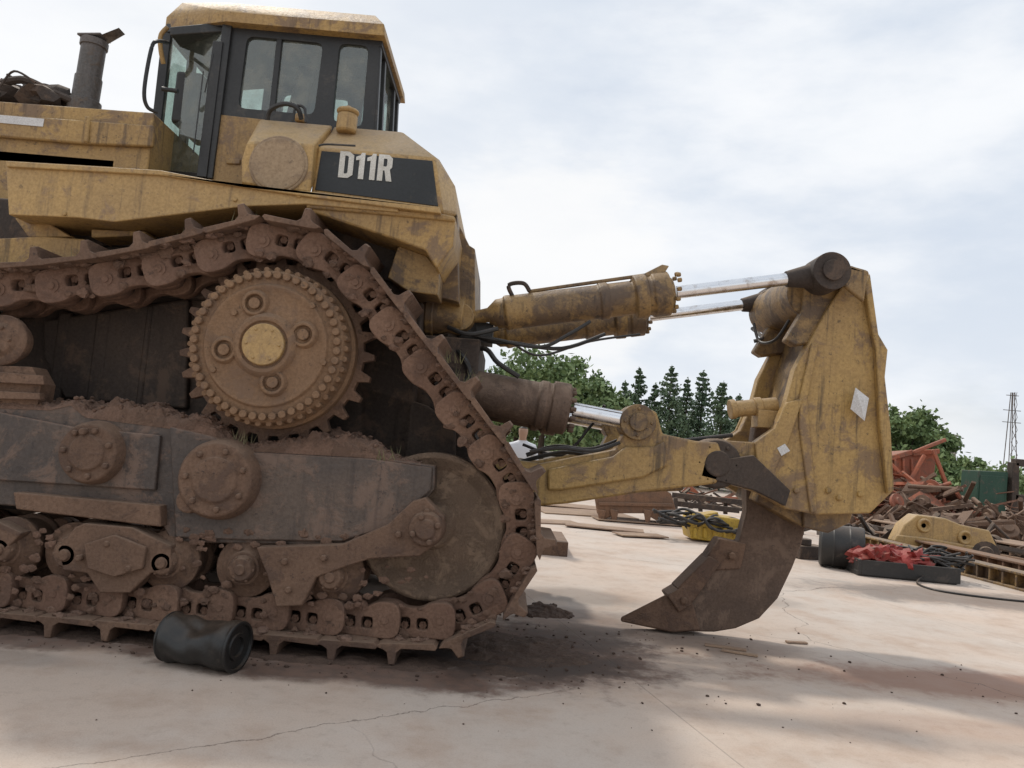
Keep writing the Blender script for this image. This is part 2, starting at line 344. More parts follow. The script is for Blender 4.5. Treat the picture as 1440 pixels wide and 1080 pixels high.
ring=Part("final_drive_bosses",COVER,BD,.003)
for (a,b) in ((359,427),(427,471),(384,538),(316,492)):
    c=U(a,b,5.57); ring.lathe((c[0],5.6,c[1]),(0,-1,0),[(0,.11),(.035,.10),(.06,.085),(.06,.068),(.01,.06),(.01,.045),(.06,.04),(.06,.001)],28)
for (a,b) in ((330,440),(455,510),(300,520),(440,430)):
    c=U(a,b,5.57); ring.cyl((c[0],5.6,c[1]),(c[0],5.55,c[1]),.024,seg=6)
TR+=[fd.done(),hub.done(),ring.done()]
# idler
idl=Part("idler_wheels",IDLER,BD,.004)
for cq in (cI,cF):
    idl.lathe((cq[0],5.86,cq[1]),(0,1,0),[(0.05,.001),(.05,.07),(.0,.10),(.0,.15),(.05,.18),(.06,.42),(.0,.49),(-.02,.51),(-.02,.53),(.0,.55),(.22,.55),(.25,.5),(.2,.4),(.2,.001)],72)
TR.append(idl.done())
# track frame
tf=Part("track_frame",FRAME,BD,.012)
tf.prism([(-420,545),(0,572),(70,575),(100,568),(120,585),(250,602),(300,612),(345,632),(520,642),(612,655),(611,688),(590,712),(545,745),(480,768),(345,765),(240,762),(228,738),(20,712),(-420,675)],5.74,6.22)
tf.prism([(238,600),(300,614),(345,636),(520,645),(608,658),(606,690),(545,742),(480,762),(345,760),(246,756)],5.70,5.75)
tf.prism([(-420,545),(0,580),(100,600),(225,612),(218,690),(0,676),(-420,640)],5.70,5.75)
fl=Part("frame_flange",RUST,BD,.01)
fl.prism([(18,692),(225,711),(226,741),(22,716)],5.63,5.76)
fl.prism([(80,772),(105,742),(118,736),(185,742),(240,768),(240,800),(212,806),(182,834),(140,834),(122,806),(88,802)],5.62,5.78)
fl.prism([(118,765),(160,752),(205,770),(200,800),(160,812),(122,800)],5.58,5.62)
fl.prism([(360,770),(480,766),(545,738),(580,705),(598,700),(625,728),(618,762),(590,782),(520,786),(478,800),(445,812),(425,852),(388,854),(376,810)],5.60,5.76)
fl.prism([(-110,745),(-60,728),(0,735),(30,750),(-20,800),(-90,795)],5.62,5.78)
for (a,b,r,y) in ((122,637,.215,5.60),(302,675,.27,5.57),(598,745,.12,5.54),(-150,605,.2,5.6)):
    c=U(a,b,y); fl.lathe((c[0],5.76,c[1]),(0,-1,0),[(0,r*1.12),(5.76-y-.05,r*1.05),(5.76-y,r*.95),(5.76-y,r*.62),(5.76-y+.02,r*.58),(5.76-y+.02,.001)],40)
    fl.bolts(c,r*.78,7 if r>.15 else 4,.026,y+.01,y-.03,.4)
c=U(120,607,5.6); fl.cyl((c[0],5.62,c[1]),(c[0],5.55,c[1]),.03,seg=6)
for (a,b) in ((150,765),(180,800),(110,785),(400,790),(405,830),(560,752),(600,720),(455,785)):
    c=U(a,b,5.58); fl.cyl((c[0],5.66,c[1]),(c[0],5.565,c[1]),.026,seg=6)
eg=U(262,705,5.6); fl.cyl((eg[0],5.75,eg[1]),(eg[0],5.62,eg[1]),.10,.085,20)
TR+=[tf.done(),fl.done()]
ro=Part("track_rollers",RUST,BD,.005)
for x in [U(a,790,5.72)[0] for a in (8,100,235,345,470)]+[-4.35,-4.95]:
    ro.lathe((x,5.68,.575),(0,1,0),[(0,.05),(0,.115),(.03,.13),(.06,.18),(.08,.22),(.12,.22),(.13,.19),(.32,.19),(.33,.22),(.37,.22),(.4,.17),(.45,.1),(.45,.001)],32)
    ro.lathe((x,5.70,.575),(0,-1,0),[(0,.10),(.05,.095),(.08,.075),(.08,.04),(.10,.035),(.10,.001)],20); ro.bolts((x,.575),.085,6,.014,5.66,5.63)
c=U(2,478,5.75); ro.lathe((c[0],5.70,c[1]),(0,1,0),[(0,.001),(0,.06),(.0,.10),(.03,.13),(.03,.16),(.05,.19),(.1,.19),(.11,.15),(.2,.15),(.2,.001)],32)
ro.bolts(c,.09,5,.016,5.72,5.68)
ro.prism([(-40,512),(45,516),(58,540),(52,572),(-40,566)],5.76,5.95)
ro.prism([(-40,520),(60,528),(62,541),(-40,536)],5.70,5.76).prism([(-40,548),(56,553),(56,562),(-40,560)],5.70,5.76)
TR.append(ro.done())
mirror(*TR)
for k in range(140):
    a=random.uniform(0,600); b=random.choice([random.uniform(735,765),random.uniform(780,840)]); s_=random.uniform(.01,.03)
    mud.lump(W(a,b+a*.03,5.70),(s_*1.4,s_*.5,s_),.6,2,2,k)
mud.done()
# soil packed on the frame: height field following the frame top
so=Part("packed_soil",SOIL,BD,0)
tp_=[U(a,b,5.74) for a,b in((-420,545),(0,572),(70,575),(100,568),(120,585),(250,602),(300,612),(345,632),(520,642),(612,655))]
tx_=[q[0] for q in tp_]; tz_=[q[1] for q in tp_]
bx=[(U(470,620,5.9)[0],.22,.17),(U(230,590,5.9)[0],.3,.10),(U(300,590,5.9)[0],.15,.07),(U(165,590,5.9)[0],.25,.08),(U(395,620,5.9)[0],.2,.06),(U(530,620,5.9)[0],.12,.06),(U(40,570,5.9)[0],.3,.05),(-4.6,.4,.07)]
def fz(x,y):
    z=np.interp(x,tx_,tz_); e=min(1,(y-5.735)/.07,(6.24-y)/.08); e=max(0,e)**.6
    h=.02+sum(hh*math.exp(-((x-cx)/w_)**2) for cx,w_,hh in bx)
    h=h*(1+.45*fn(x,y,5,4,3))+.022*fn(x,y,22,3,5)
    return z-.012+e*max(h,.003)
so.field(-5.0,-.62,560,5.735,6.24,60,fz)
for k in range(320):
    x=random.uniform(-4.2,-.7); y=random.uniform(5.76,6.1); s_=random.uniform(.006,.024); so.lump((x,y,fz(x,y)+s_*.3),(s_,s_*1.1,s_*.8),.5,2,1,k)
so.done()
gr=Part("dry_grass_tufts",GRASS,BD,0,False)
for (a,b) in ((262,338),(340,315),(350,312),(120,362),(630,500),(655,530),(330,615),(545,640)):
    c0=W(a,b+8,5.8)
    for k in range(16):
        c=c0+Vector((random.uniform(-.1,.1),random.uniform(-.1,.2),0)); h=Vector((random.uniform(-.06,.06),random.uniform(-.05,.05),random.uniform(.05,.13))); w=Vector((.004,0,0))
        vs=[gr.bm.verts.new(c-w),gr.bm.verts.new(c+w),gr.bm.verts.new(c+h)]; gr.bm.faces.new(vs)
gr.done()
# hull
hu=Part("main_hull",HULL,BD,.02)
hu.box((-3.6,YC,1.75),(5.6,1.9,2.0)); hu.box((-3.6,YC,2.95),(5.4,2.2,.7))
hu.box((-.85,YC,1.75),(1.1,1.55,1.5))
hu.cyl((cS[0],6.3,cS[1]),(cS[0],8.5,cS[1]),.5,seg=32)
hu.prism([(60,450),(265,420),(262,575),(90,560),(60,500)],6.38,6.5)
hu.prism([(505,540),(600,570),(640,600),(640,700),(505,640)],6.45,6.6)
for (a,b,w_,h_) in ((95,440,.1,.9),(150,440,.12,.9),(215,430,.06,.9)):
    c=W(a,b,6.42); hu.box(c+Vector((0,0,-h_/2)),(w_,.1,h_))
hu.done()
# fenders
fe=Part("fender",YEL,BD,.012)
fe.prism([(8,230),(225,243),(437,273),(560,288),(560,298),(430,287),(345,290),(160,312),(110,306),(12,302)],5.75,6.7)
fe.prism([(8,226),(225,239),(345,262),(437,269),(618,291),(620,300),(437,277),(225,246),(8,234)],5.72,6.7)
for a in (90,330,420): 
    c=U(a,300-(.06*a if a>200 else 0),5.74); fe.cyl((c[0],5.76,c[1]),(c[0],5.735,c[1]),.02,seg=8)
f1=fe.done()
fb=Part("rear_fender",YEL2,BD,.015)
fb.prism([(425,286),(560,297),(620,302),(641,306),(637,345),(614,378),(598,352),(560,338),(500,318),(440,298)],5.80,6.7)
fb.prism([(430,283),(560,294),(622,300),(640,304),(640,311),(560,303),(430,292)],5.77,5.82)
f2=fb.done()
fc=Part("rear_body_side",YEL3,BD,.02)
fc.prism([(470,305),(640,305),(643,300),(645,425),(625,420),(600,418),(565,415),(548,385),(500,338)],6.38,8.42)
fc.prism([(645,315),(660,345),(668,350),(668,440),(650,440),(640,400)],6.7,8.1)
fc.prism([(560,345),(600,360),(618,382),(615,415),(575,410),(545,390)],6.0,6.4)
fc.done()
us=Part("fender_brackets",HULL,BD,.01)
us.prism([(135,310),(150,322),(480,316),(560,345),(560,400),(450,360),(150,345),(135,345)],6.25,6.5)
f3=us.done()
st=Part("step_box",YEL2,BD,.01); st.prism([(-60,338),(60,332),(118,336),(132,352),(100,364),(40,372),(-60,368)],5.95,6.3); st.prism([(20,306),(60,308),(100,333),(40,334)],6.0,6.2); st.prism([(128,322),(205,325),(205,331),(128,334)],6.0,6.3); f4=st.done()
mirror(f1,f2,f3,f4)
# tanks
tk=Part("fuel_tank",YEL,BD,.02)
def MY(v): return Vector((v.x,2*YC-v.y,v.z))
A=[W(447,207,6.05),W(612,221,6.05),W(622,298,6.05),W(437,273,6.05),W(470,178,6.5),W(566,186,6.5),W(640,262,6.35),W(642,300,6.35),W(618,225,6.2)]
tk.hull(A+[MY(v) for v in A]); tk.done()
ht=Part("hydraulic_tank",YEL,BD,.02)
ht.hull([W(349,199,5.95),W(441,203,5.95),W(436,272,5.95),W(340,259,5.95),W(366,168,6.4),W(468,177,6.4),W(340,255,6.7),W(436,272,6.7),W(366,168,6.7),W(468,177,6.7),W(340,225,5.97)])
c=W(487,182,6.35); ht.cyl(c-Vector((0,0,.03)),c+Vector((0,0,.13)),.085,seg=24).cyl(c+Vector((0,0,.13)),c+Vector((0,0,.17)),.095,seg=24).cyl(c+Vector((0,0,.17)),c+Vector((0,0,.2)),.06,.02,seg=24)
c=W(422,172,6.5); ht.cyl(c,c+Vector((0,0,.07)),.05,seg=16)
ht.done()
hk=Part("tank_round_cover",CAPM,BD,.006)
c=U(392,232,5.95); hk.cyl((c[0],5.96,c[1]),(c[0],5.93,c[1]),.235,.228,40).cyl((c[0],5.93,c[1]),(c[0],5.92,c[1]),.215,.205,40); hk.done()
dc=Part("side_decal",DECAL,BD,.003); dc.prism([(452,212),(608,226),(616,290),(443,267)],6.042,6.056); dc.done()
GL={'D':([(0,0),(.30,0),(.45,.13),(.45,.87),(.30,1),(0,1)],[[(.17,.16),(.25,.16),(.285,.21),(.285,.79),(.25,.84),(.17,.84)]],.52),
'1':([(.11,0),(.28,0),(.28,1),(.17,1),(.13,.9),(0,.83),(0,.70),(.11,.72)],[],.355),
'R':([(0,0),(.17,0),(.17,.40),(.22,.40),(.29,0),(.47,0),(.385,.44),(.45,.54),(.45,.87),(.33,1),(0,1)],[[(.17,.55),(.26,.55),(.285,.6),(.285,.8),(.26,.85),(.17,.85)]],.45)}
xo,zo=U(475,249,6.034); cx_=0; hl_=.215
for ch in "D11R":
    o_,h_,w_=GL[ch]; me=plate_mesh(o_,h_,.01,.0)
    for v in me.vertices:
        x,y,z=v.co; v.co=(xo+(cx_+x)*hl_*1.17,6.037-z*.4,zo+y*hl_)
    cx_+=w_; me.materials.clear(); me.materials.append(WHITE); o=bpy.data.objects.new("panel_letter",me); sc.collection.objects.link(o); o.parent=BD
hs=Part("tank_fittings",BLACK,BD,0)
hs.tube([W(375,175,6.45),W(380,155,6.4),W(400,146,6.3),W(418,152,6.3),W(424,168,6.35)],.02).tube([W(412,170,6.3),W(416,150,6.3),W(428,152,6.3),W(430,172,6.3)],.012)
hs.tube([W(500,205,5.99),W(460,203,5.96),W(448,205,5.95)],.008)
hs.done()
# hood
ho=Part("engine_hood",YEL2,BD,.02)
ho.prism([(-350,112),(0,142),(216,158),(212,200),(208,240),(0,228),(-350,200)],6.6,8.2)
ho.prism([(-350,128),(0,160),(216,176),(214,206),(120,202),(0,192),(-350,165)],6.55,6.6)
ho.prism([(118,162),(126,163),(124,200),(116,200)],6.53,6.56)
ho.box((-4.9,YC,3.1),(2.6,1.6,1.4)); ho.done()
hp_=Part("hood_side_decal",PAPER,BD,.0); hp_.prism([(-40,158),(62,167),(60,178),(-40,169)],6.543,6.549); hp_.done()
hd=Part("hood_clutter",HULL,BD,0)
for k in range(16):
    a=random.uniform(-60,85); c=W(a,136+a*.04,random.uniform(6.7,7.2)); hd.lump(c,(.14,.15,.11),.6,2,2,k)
hd.tube([W(-20,125,6.8),W(30,112,6.8),W(70,128,6.8),W(112,146,6.8)],.035).tube([W(10,105,6.8),W(40,122,6.8),W(60,140,6.8)],.012).tube([W(0,122,6.7),W(20,100,6.7),W(50,116,6.7)],.01)
hd.done()
ex=Part("exhaust_stack",STACK,BD,.004)
a=W(118,152,6.9); b_=W(133,58,6.9); b_.x=a.x+.02; d=(b_-a)
ex.cyl(a,a+d*.45,.115).cyl(a+d*.45,b_,.105).cyl(a+d*.9,b_,.118).cyl(a-Vector((0,0,.1)),a+Vector((0,0,.06)),.14)
ex.hull([b_+Vector((-.11,-.1,.02)),b_+Vector((-.11,.1,.02)),b_+Vector((.1,-.1,.04)),b_+Vector((.1,.1,.04)),b_+Vector((.1,-.1,.02)),b_+Vector((-.11,-.1,0))])
ex.hull([b_+Vector((.08,-.08,.02)),b_+Vector((.08,.08,.02)),b_+Vector((.24,-.06,.12)),b_+Vector((.24,.06,.12)),b_+Vector((.12,0,.07)),b_+Vector((.2,0,.05))]); ex.done()
# cab
YN=6.8; YF=2*YC-YN
cabo=[(322,30),(534,50),(524,205),(420,200),(372,172),(302,161)]
near=holed("cab_side",BLACK,BD,cabo,[[(347,50),(455,60),(442,162),(334,152)],[(477,60),(519,64),(509,180),(466,170)]],YN,YN+.07,.07)
mirror(near)
cb=Part("cab_frame",BLACK,BD,.008)
cb.beam(W(394,55,YN+.03),W(383,158,YN+.03),.05,.05)
d0=[W(322,32,YN),W(294,252,YN),W(214,246,7.12),W(237,42,7.12)]
for i in range(4): cb.beam(d0[i],d0[(i+1)%4],.085,.07)
cb.beam(W(308,60,YN-.02),W(285,250,YN-.02),.09,.06)
cb.beam(MY(d0[0]),MY(d0[1]),.08,.07); cb.beam(MY(d0[3]),MY(d0[2]),.08,.07); cb.beam(d0[3],MY(d0[3]),.08,.08); cb.beam(d0[2],MY(d0[2]),.08,.08)
rt=W(531,50,YN); rb=W(523,205,YN)
for y in (YN+.04,YC-.3,YC+.3,YF-.04):
    cb.beam((rt.x,y,rt.z),(rb.x,y,rb.z),.07,.07)
for z in (rt.z-.06,rb.z+.05,): cb.beam((rt.x,YN,z),(rt.x,YF,z),.08,.1)
cb.box((-2.1,YC,3.55),(1.6,1.1,.12))
cb.beam(W(300,75,YN-.05),W(288,130,YN-.05),.012,.012).beam(W(286,100,YN-.06),W(272,215,YN-.12),.012,.01)
cb.done()
ph=Part("cab_headliner",BLACK,BD,.01); ph.prism([(236,36),(322,28),(534,46),(533,58),(322,42),(238,48)],YN+.02,YF-.02,YN); ph.done()
cp=Part("cab_lower_panel",YEL2,BD,.01); cp.prism([(303,160),(376,168),(372,200),(345,262),(292,254)],YN-.01,YF+.01,YN-.01)
cp.prism([(318,222),(338,223),(337,231),(317,230)],YN-.03,YN-.01)
cp.done()
gl=Part("cab_glass",GLASS,BD,0,False)
for q in ([W(340,48,YN+.03),W(460,58,YN+.03),W(446,166,YN+.03),W(330,156,YN+.03)],[W(473,58,YN+.03),W(523,62,YN+.03),W(513,184,YN+.03),W(462,174,YN+.03)]):
    for f in (lambda v:v,MY):
        gl.bm.faces.new([gl.bm.verts.new(f(v)) for v in q])
gl.bm.faces.new([gl.bm.verts.new(v) for v in d0]); gl.bm.faces.new([gl.bm.verts.new(MY(v)) for v in d0])
gl.bm.faces.new([gl.bm.verts.new(v) for v in (d0[3],d0[2],MY(d0[2]),MY(d0[3]))])
gl.bm.faces.new([gl.bm.verts.new(v) for v in ((rt.x,YN,rt.z),(rt.x,YF,rt.z),(rb.x,YF,rb.z),(rb.x,YN,rb.z))])
gl.done()
rf=Part("cab_roof",YEL2,BD,.02)
A=[W(234,24,7.1),W(232,40,7.1),W(318,16,6.7),W(318,30,6.7),W(540,34,6.7),W(541,50,6.7),W(256,4,7.1),W(322,4,6.85),W(528,22,6.85)]
rf.hull(A+[MY(v) for v in A]); 
rf.tube([W(236,38,6.9),W(226,50,6.9),W(226,70,6.9),W(230,90,6.95)],.022)
rf.done()
hr=Part("handrails",BLACK,BD,0)
hr.tube([W(222,158,6.75),W(207,150,6.7),W(203,125,6.65),W(213,68,6.65),W(222,58,6.7),W(236,60,6.9)],.017)
hr.cyl(W(228,125,6.8),W(250,128,6.8),.02)
hr.done()
se=Part("operator_seat",RUBBER,BD,.03); c=W(430,160,7.4)
se.box((c.x,YC,c.z),(.2,.5,.75),(0,.15,0)).box((c.x-.3,YC,c.z-.35),(.55,.5,.15)).box((c.x-1.0,YC-.1,c.z-.1),(.25,.6,.5)); se.done()
# ============ ripper ============
rp=empty("ripper_linkage"); rp.parent=BD
YR=6.75
cy=Part("tilt_cylinder",YEL3,rp,.008); e0=W(648,448,YR); e1=W(1160,386,YR); ax=(e1-e0)
def ap(px): return e0+ax*((px-648)/(1160-648))
cy.lathe(ap(664),ax,[(0,.04),(0,.05),(.14,.065),(.22,.13),(.28,.135),(.30,.155),(.34,.155),(.36,.15),(1.12,.15),(1.13,.165),(1.2,.165),(1.21,.15),(1.42,.15),(1.44,.195),(1.54,.2),(1.55,.175),(1.58,.175),(1.6,.195),(1.74,.195),(1.75,.15),(1.78,.13),(1.78,.001)],40)
cy.cyl(ap(648)+Vector((0,-.12,0)),ap(648)+Vector((0,.12,0)),.12)
for k in range(12):
    a=k/12*6.28; u=Vector((0,math.cos(a),math.sin(a)))*.165; cy.cyl(ap(946)+u,ap(952)+u,.022,seg=6)
cy.beam(ap(740)+Vector((0,0,.17)),ap(925)+Vector((0,-.02,.19)),.03,.03)
cy.hull([ap(880)+Vector((0,-.08,.14)),ap(880)+Vector((0,.08,.14)),ap(930)+Vector((0,-.08,.18)),ap(930)+Vector((0,.08,.18)),ap(926)+Vector((0,-.05,.26)),ap(926)+Vector((0,.05,.26)),ap(936)+Vector((0,.05,.24)),ap(936)+Vector((0,-.05,.24))])
o1=cy.done()
cr=Part("tilt_rod",CHROME,rp,0); cr.cyl(ap(950),ap(1128),.056,seg=32); o2=cr.done()
ee=Part("rod_eye",HULL,rp,.01); ee.cyl(ap(1105),ap(1150),.07,.12); ee.cyl(e1+Vector((0,-.16,0)),e1+Vector((0,.14,0)),.165,seg=32).cyl(e1+Vector((0,-.19,0)),e1+Vector((0,-.15,0)),.09,seg=24); 
ee.tube([ap(718)+Vector((0,-.05,.14)),ap(712)+Vector((0,-.05,.24)),ap(732)+Vector((0,-.05,.24)),ap(742)+Vector((0,-.05,.16))],.02)
o3=ee.done()
hc=Part("cylinder_mount",YEL3,rp,.012); hc.cyl(W(575,438,YR),W(652,447,YR),.185,.165,28).cyl(W(600,440,YR),W(612,441,YR),.2,seg=28)
hc.box(W(600,470,YR)+Vector((0,.15,0)),(.5,.25,.5)); hc.done()
l0=W(640,546,YR); l1=W(895,594,YR); al=l1-l0
def bp(px): return l0+al*((px-640)/255)
lc=Part("lift_cylinder",SHANK,rp,.008)
lc.lathe(l0,al,[(0,.17),(.1,.19),(.72,.19),(.74,.21),(.80,.21),(.81,.2),(.84,.2),(.85,.225),(.99,.225),(1.01,.19),(1.02,.001)],40)
for k in range(14):
    a=k/14*6.28; lc.cyl(bp(800)+Vector((0,math.cos(a),math.sin(a)))*.18,bp(808)+Vector((0,math.cos(a),math.sin(a)))*.18,.022,seg=6)
o4=lc.done()
lr=Part("lift_rod",CHROME,rp,0); lr.cyl(bp(806),bp(875),.072,seg=32); o5=lr.done()
le=Part("lift_rod_eye",YEL3,rp,.01); le.cyl(l1+Vector((0,-.1,0)),l1+Vector((0,.22,0)),.155,seg=32).cyl(l1+Vector((0,-.13,0)),l1+Vector((0,-.1,0)),.08,seg=24).bolts((l1.x,l1.z),.115,4,.015,l1.y-.12,l1.y-.1)
o6=le.done()
ar=Part("lower_arm",YELC,rp,.02)
ar.prism([(690,642),(762,652),(866,632),(880,605),(874,588),(884,574),(905,570),(924,580),(932,610),(978,620),(1010,622),(1020,650),(1008,680),(978,684),(905,692),(800,708),(690,718)],6.74,6.98)
ar.prism([(770,660),(862,642),(880,628),(920,628),(935,620),(940,655),(905,672),(790,690),(770,690)],6.70,6.74)
o7=ar.done()
cg=Part("ripper_carriage",YELC,rp,.018)
cg.prism([(1140,478),(1165,432),(1185,400),(1216,404),(1240,485),(1247,490),(1244,530),(1250,600),(1257,690),(1224,722),(1150,724),(1105,716),(1068,694),(1030,682),(985,668),(972,648),(976,626),(1000,618),(1062,622),(1090,602),(1106,566),(1118,520)],6.83,6.96)
cg.prism([(1062,622),(1090,602),(1106,566),(1130,560),(1110,620),(1090,660),(1105,714),(1068,694)],6.79,6.83)
cg.prism([(1216,404),(1224,384),(1236,470),(1249,492),(1245,530),(1253,600),(1258,690),(1249,695),(1238,600),(1232,490)],6.76,6.83)
cg.prism([(1142,482),(1152,484),(1136,560),(1150,720),(1140,722),(1124,600),(1124,560)],6.805,6.83)
for (a,b) in ((1180,700),(1210,695),(1120,690),(1165,690)): cg.cyl(W(a,b,6.80),W(a,b,6.9),.03,seg=6)
o8=cg.done()
tb=Part("carriage_top_bracket",YEL3,rp,.02)
tb.prism([(1120,382),(1150,368),(1222,384),(1218,425),(1150,482),(1118,486),(1105,478),(1128,440),(1132,405)],6.88,7.02)
tb.prism([(1172,366),(1222,380),(1224,388),(1172,376)],6.6,7.0)
tb.prism([(1196,372),(1222,382),(1216,425),(1185,400)],6.6,6.66)
o9=tb.done()
pv=Part("carriage_pivot",HULL,rp,.01); c=U(1008,652,6.78)
pv.lathe((c[0],7.0,c[1]),(0,-1,0),[(0,.22),(.2,.22),(.24,.2),(.24,.12),(.27,.11),(.27,.001)],36); pv.bolts(c,.16,6,.02,6.77,6.74)
pv.prism([(990,650),(1060,640),(1112,690),(1105,712),(1062,690),(985,670)],6.74,6.83)
oa=pv.done()
mirror(o1,o2,o3,o4,o5,o6,o7,o8,o9,oa)
ct=Part("carriage_box",YEL3,rp,.015)
q=W(1085,440,8.05); ct.cyl((q.x,6.95,q.z),(q.x,8.1,q.z),.23,seg=36)
ct.prism([(1150,470),(1190,415),(1212,420),(1235,490),(1245,690),(1215,712),(1150,715),(1118,690),(1112,600),(1130,540)],6.95,7.85,6.95)
ct.prism([(1085,640),(1130,600),(1180,720),(1130,742),(1065,705)],7.05,7.75,7.05)
ct.prism([(1130,715),(1205,700),(1196,735),(1165,750),(1130,742)],7.0,7.8,7.0)
ct.done()
cx=Part("arm_crossmember",YEL3,rp,.02); cx.prism([(900,640),(960,640),(960,690),(900,692)],6.95,7.85,7.0); cx.prism([(640,640),(745,650),(745,715),(640,715)],6.9,7.9,6.9); cx.done()
pc=Part("pin_puller",YEL,rp,.006); pc.cyl(W(1028,576,7.1),W(1092,570,7.1),.075).cyl(W(1026,576,7.1),W(1034,575,7.1),.09).cyl(W(1060,573,7.1),W(1070,572,7.1),.09).box(W(1078,590,7.1),(.22,.2,.16)); pc.done()
sh=Part("ripper_shank",SHANK,rp,.015)
sh.prism([(1050,690),(1062,600),(1135,600),(1134,735),(1128,765),(1114,800),(1094,842),(1068,870),(1035,884),(1005,889),(945,888),(950,850),(985,812),(1012,782),(1040,760),(1050,720)],7.32,7.48)
sh.done()
tp=Part("ripper_tip",RUST,rp,.015)
A=[W(873,868,7.38),W(873,874,7.38),W(873,868,7.42),W(873,874,7.42)]+[W(a,b,y) for a,b in((952,828),(968,826),(985,886),(945,889)) for y in(7.28,7.52)]
tp.hull(A); tp.prism([(952,828),(998,782),(1014,792),(980,840),(970,852)],7.26,7.54)
tp.prism([(990,790),(1012,757),(1050,765),(1042,800),(1005,803)],7.29,7.51)
tp.prism([(938,838),(962,824),(974,850),(955,862)],7.25,7.55)
for (a,b) in ((1030,782),(962,845)): tp.cyl(W(a,b,7.22),W(a,b,7.4),.035,seg=12)
tp.done()
hz=Part("hydraulic_hoses",RUBBER,rp,0)
def hp(l,r=.018): hz.tube([W(*a) for a in l],r)
hp([(660,470,6.6),(700,478,6.6),(760,488,6.55),(800,470,6.55),(830,452,6.58)],.016)
hp([(655,465,6.9),(690,480,6.7),(720,482,6.7),(790,490,6.9),(850,470,7.2)],.018)
hp([(640,500,6.9),(680,490,6.7),(700,510,6.6),(730,530,6.6)],.022)
hp([(625,480,6.8),(650,500,6.6),(660,525,6.6),(650,540,6.6)],.025)
hp([(630,460,6.6),(660,470,6.55),(700,462,6.6)],.02)
hp([(740,640,6.9),(780,628,6.9),(830,632,6.95),(868,620,7.0)],.02)
hp([(730,650,7.1),(790,636,7.1),(840,640,7.1),(900,628,7.1),(960,620,7.1),(1030,612,7.1)],.02)
hp([(735,625,7.3),(790,640,7.3),(830,600,7.3),(850,570,7.2)],.014)
hp([(1060,455,7.6),(1068,480,7.5),(1090,478,7.3),(1110,450,7.2)],.014)
hp([(1058,462,7.9),(1072,475,7.6),(1060,480,7.6)],.02)
hp([(720,482,6.8),(760,500,7.3),(830,480,7.6),(900,470,7.7)],.012)
hp([(745,635,6.68),(790,630,6.68),(835,634,6.68),(872,622,6.68)],.016)
hz.lump(W(640,495,7.0),(.25,.3,.3),.5,2,3,3); hz.box(W(670,470,7.0),(.3,.3,.18)); hz.box(W(640,520,6.8),(.25,.2,.3))
hz.done()
pp=Part("paper_notices",PAPER,rp,0)
pp.prism([(1093,630),(1104,624),(1111,634),(1099,641)],6.785,6.789)
pp.hull([W(1203,545,6.74),W(1222,560,6.74),W(1216,592,6.74),W(1196,575,6.74),W(1210,568,6.7)])
pp.done()
# ================= crushed filter can ==============
can=empty("crushed_oil_filter")
cn=Part("can_body",CANM,can,0,True,50); seg=48; rows=24
g=G(268,948); rings=[]; Lc=.53; r0=.165
prof=[(0,.02),(0,.9),(.01,1.0),(.03,1.02)]+[(.04+.92*i/rows,.98) for i in range(rows+1)]+[(.975,1.03),(.99,1.03),(1.0,1.0),(1.0,.9),(.965,.87),(.965,.55),(.985,.52),(.985,.40),(.95,.38),(.95,.02)]
Rz=Matrix.Rotation(R(-14),3,'Z')
for t,r in prof:
    ring_=[]
    for i in range(seg):
        a=2*math.pi*i/seg; x=(t-.5)*Lc; yy=r0*r*math.cos(a); zz=r0*r*math.sin(a)
        if .05<t<.95:
            dn=math.exp(-((t-.45)/.22)**2)*max(0,math.cos(a-R(115)))**2*.08+.022*noise.noise(Vector((x*9,yy*9,zz*9)))
            k=1-dn/r0; yy*=k; zz*=k
        zz*=.97
        v=Rz@Vector((x,yy,zz)); ring_.append(cn.bm.verts.new((g.x+v.x,g.y+.17+v.y,v.z+r0*.985)))
    rings.append(ring_)
for a,b in zip(rings,rings[1:]):
    for i in range(seg): cn.bm.faces.new((a[i],a[(i+1)%seg],b[(i+1)%seg],b[i]))
cn.bm.faces.new(rings[0]); cn.bm.faces.new(rings[-1]); cn.done()
# ================= ground =================
gd=Part("ground",groundmat(),None,0,False)
gd.bm.faces.new([gd.bm.verts.new(v) for v in ((-700,-60,0),(900,-60,0),(900,1500,0),(-700,1500,0))]); gd.done()
cl=Part("spilled_dirt",DSOIL,None,0)
def scat(n,cx,cy,sx,sy,s0,s1):
    for k in range(n):
        x=random.gauss(cx,sx); y=random.gauss(cy,sy); s=s0+(s1-s0)*random.random()**3; cl.lump((x,y,s*.35),(s,s*random.uniform(.7,1.2),s*.7),.5,1.6,1,k)
scat(200,.25,6.5,.4,.4,.004,.02); scat(160,-1.5,5.5,1.6,.10,.004,.018); scat(30,.45,7.8,.2,.2,.02,.05); scat(60,1.9,7.1,.6,.35,.004,.018); scat(60,0,5.3,2.5,.5,.003,.009); scat(40,4.2,6.3,.8,.3,.004,.015)
def mound(cx,cy,rx,ry,h,sd):
    def f(x,y):
        d=((x-cx)/rx)**2+((y-cy)/ry)**2; d+=.5*fn(x,y,3,4,sd)
        return -.012+h*max(0,1-d)**.8*(1+.4*fn(x,y,8,3,sd))+.008*fn(x,y,30,3,sd) if d<1.0 else -.03
    cl.field(cx-rx*1.4,cx+rx*1.4,110,cy-ry*1.4,cy+ry*1.4,80,f)
mound(.2,6.35,.75,.55,.035,1); mound(-1.2,5.75,1.6,.25,.035,2); mound(-3.6,5.8,1.6,.25,.04,4); mound(.5,7.8,.32,.28,.07,3)
cl.done()
lt=Part("plywood_scraps",WOOD,None,.002)
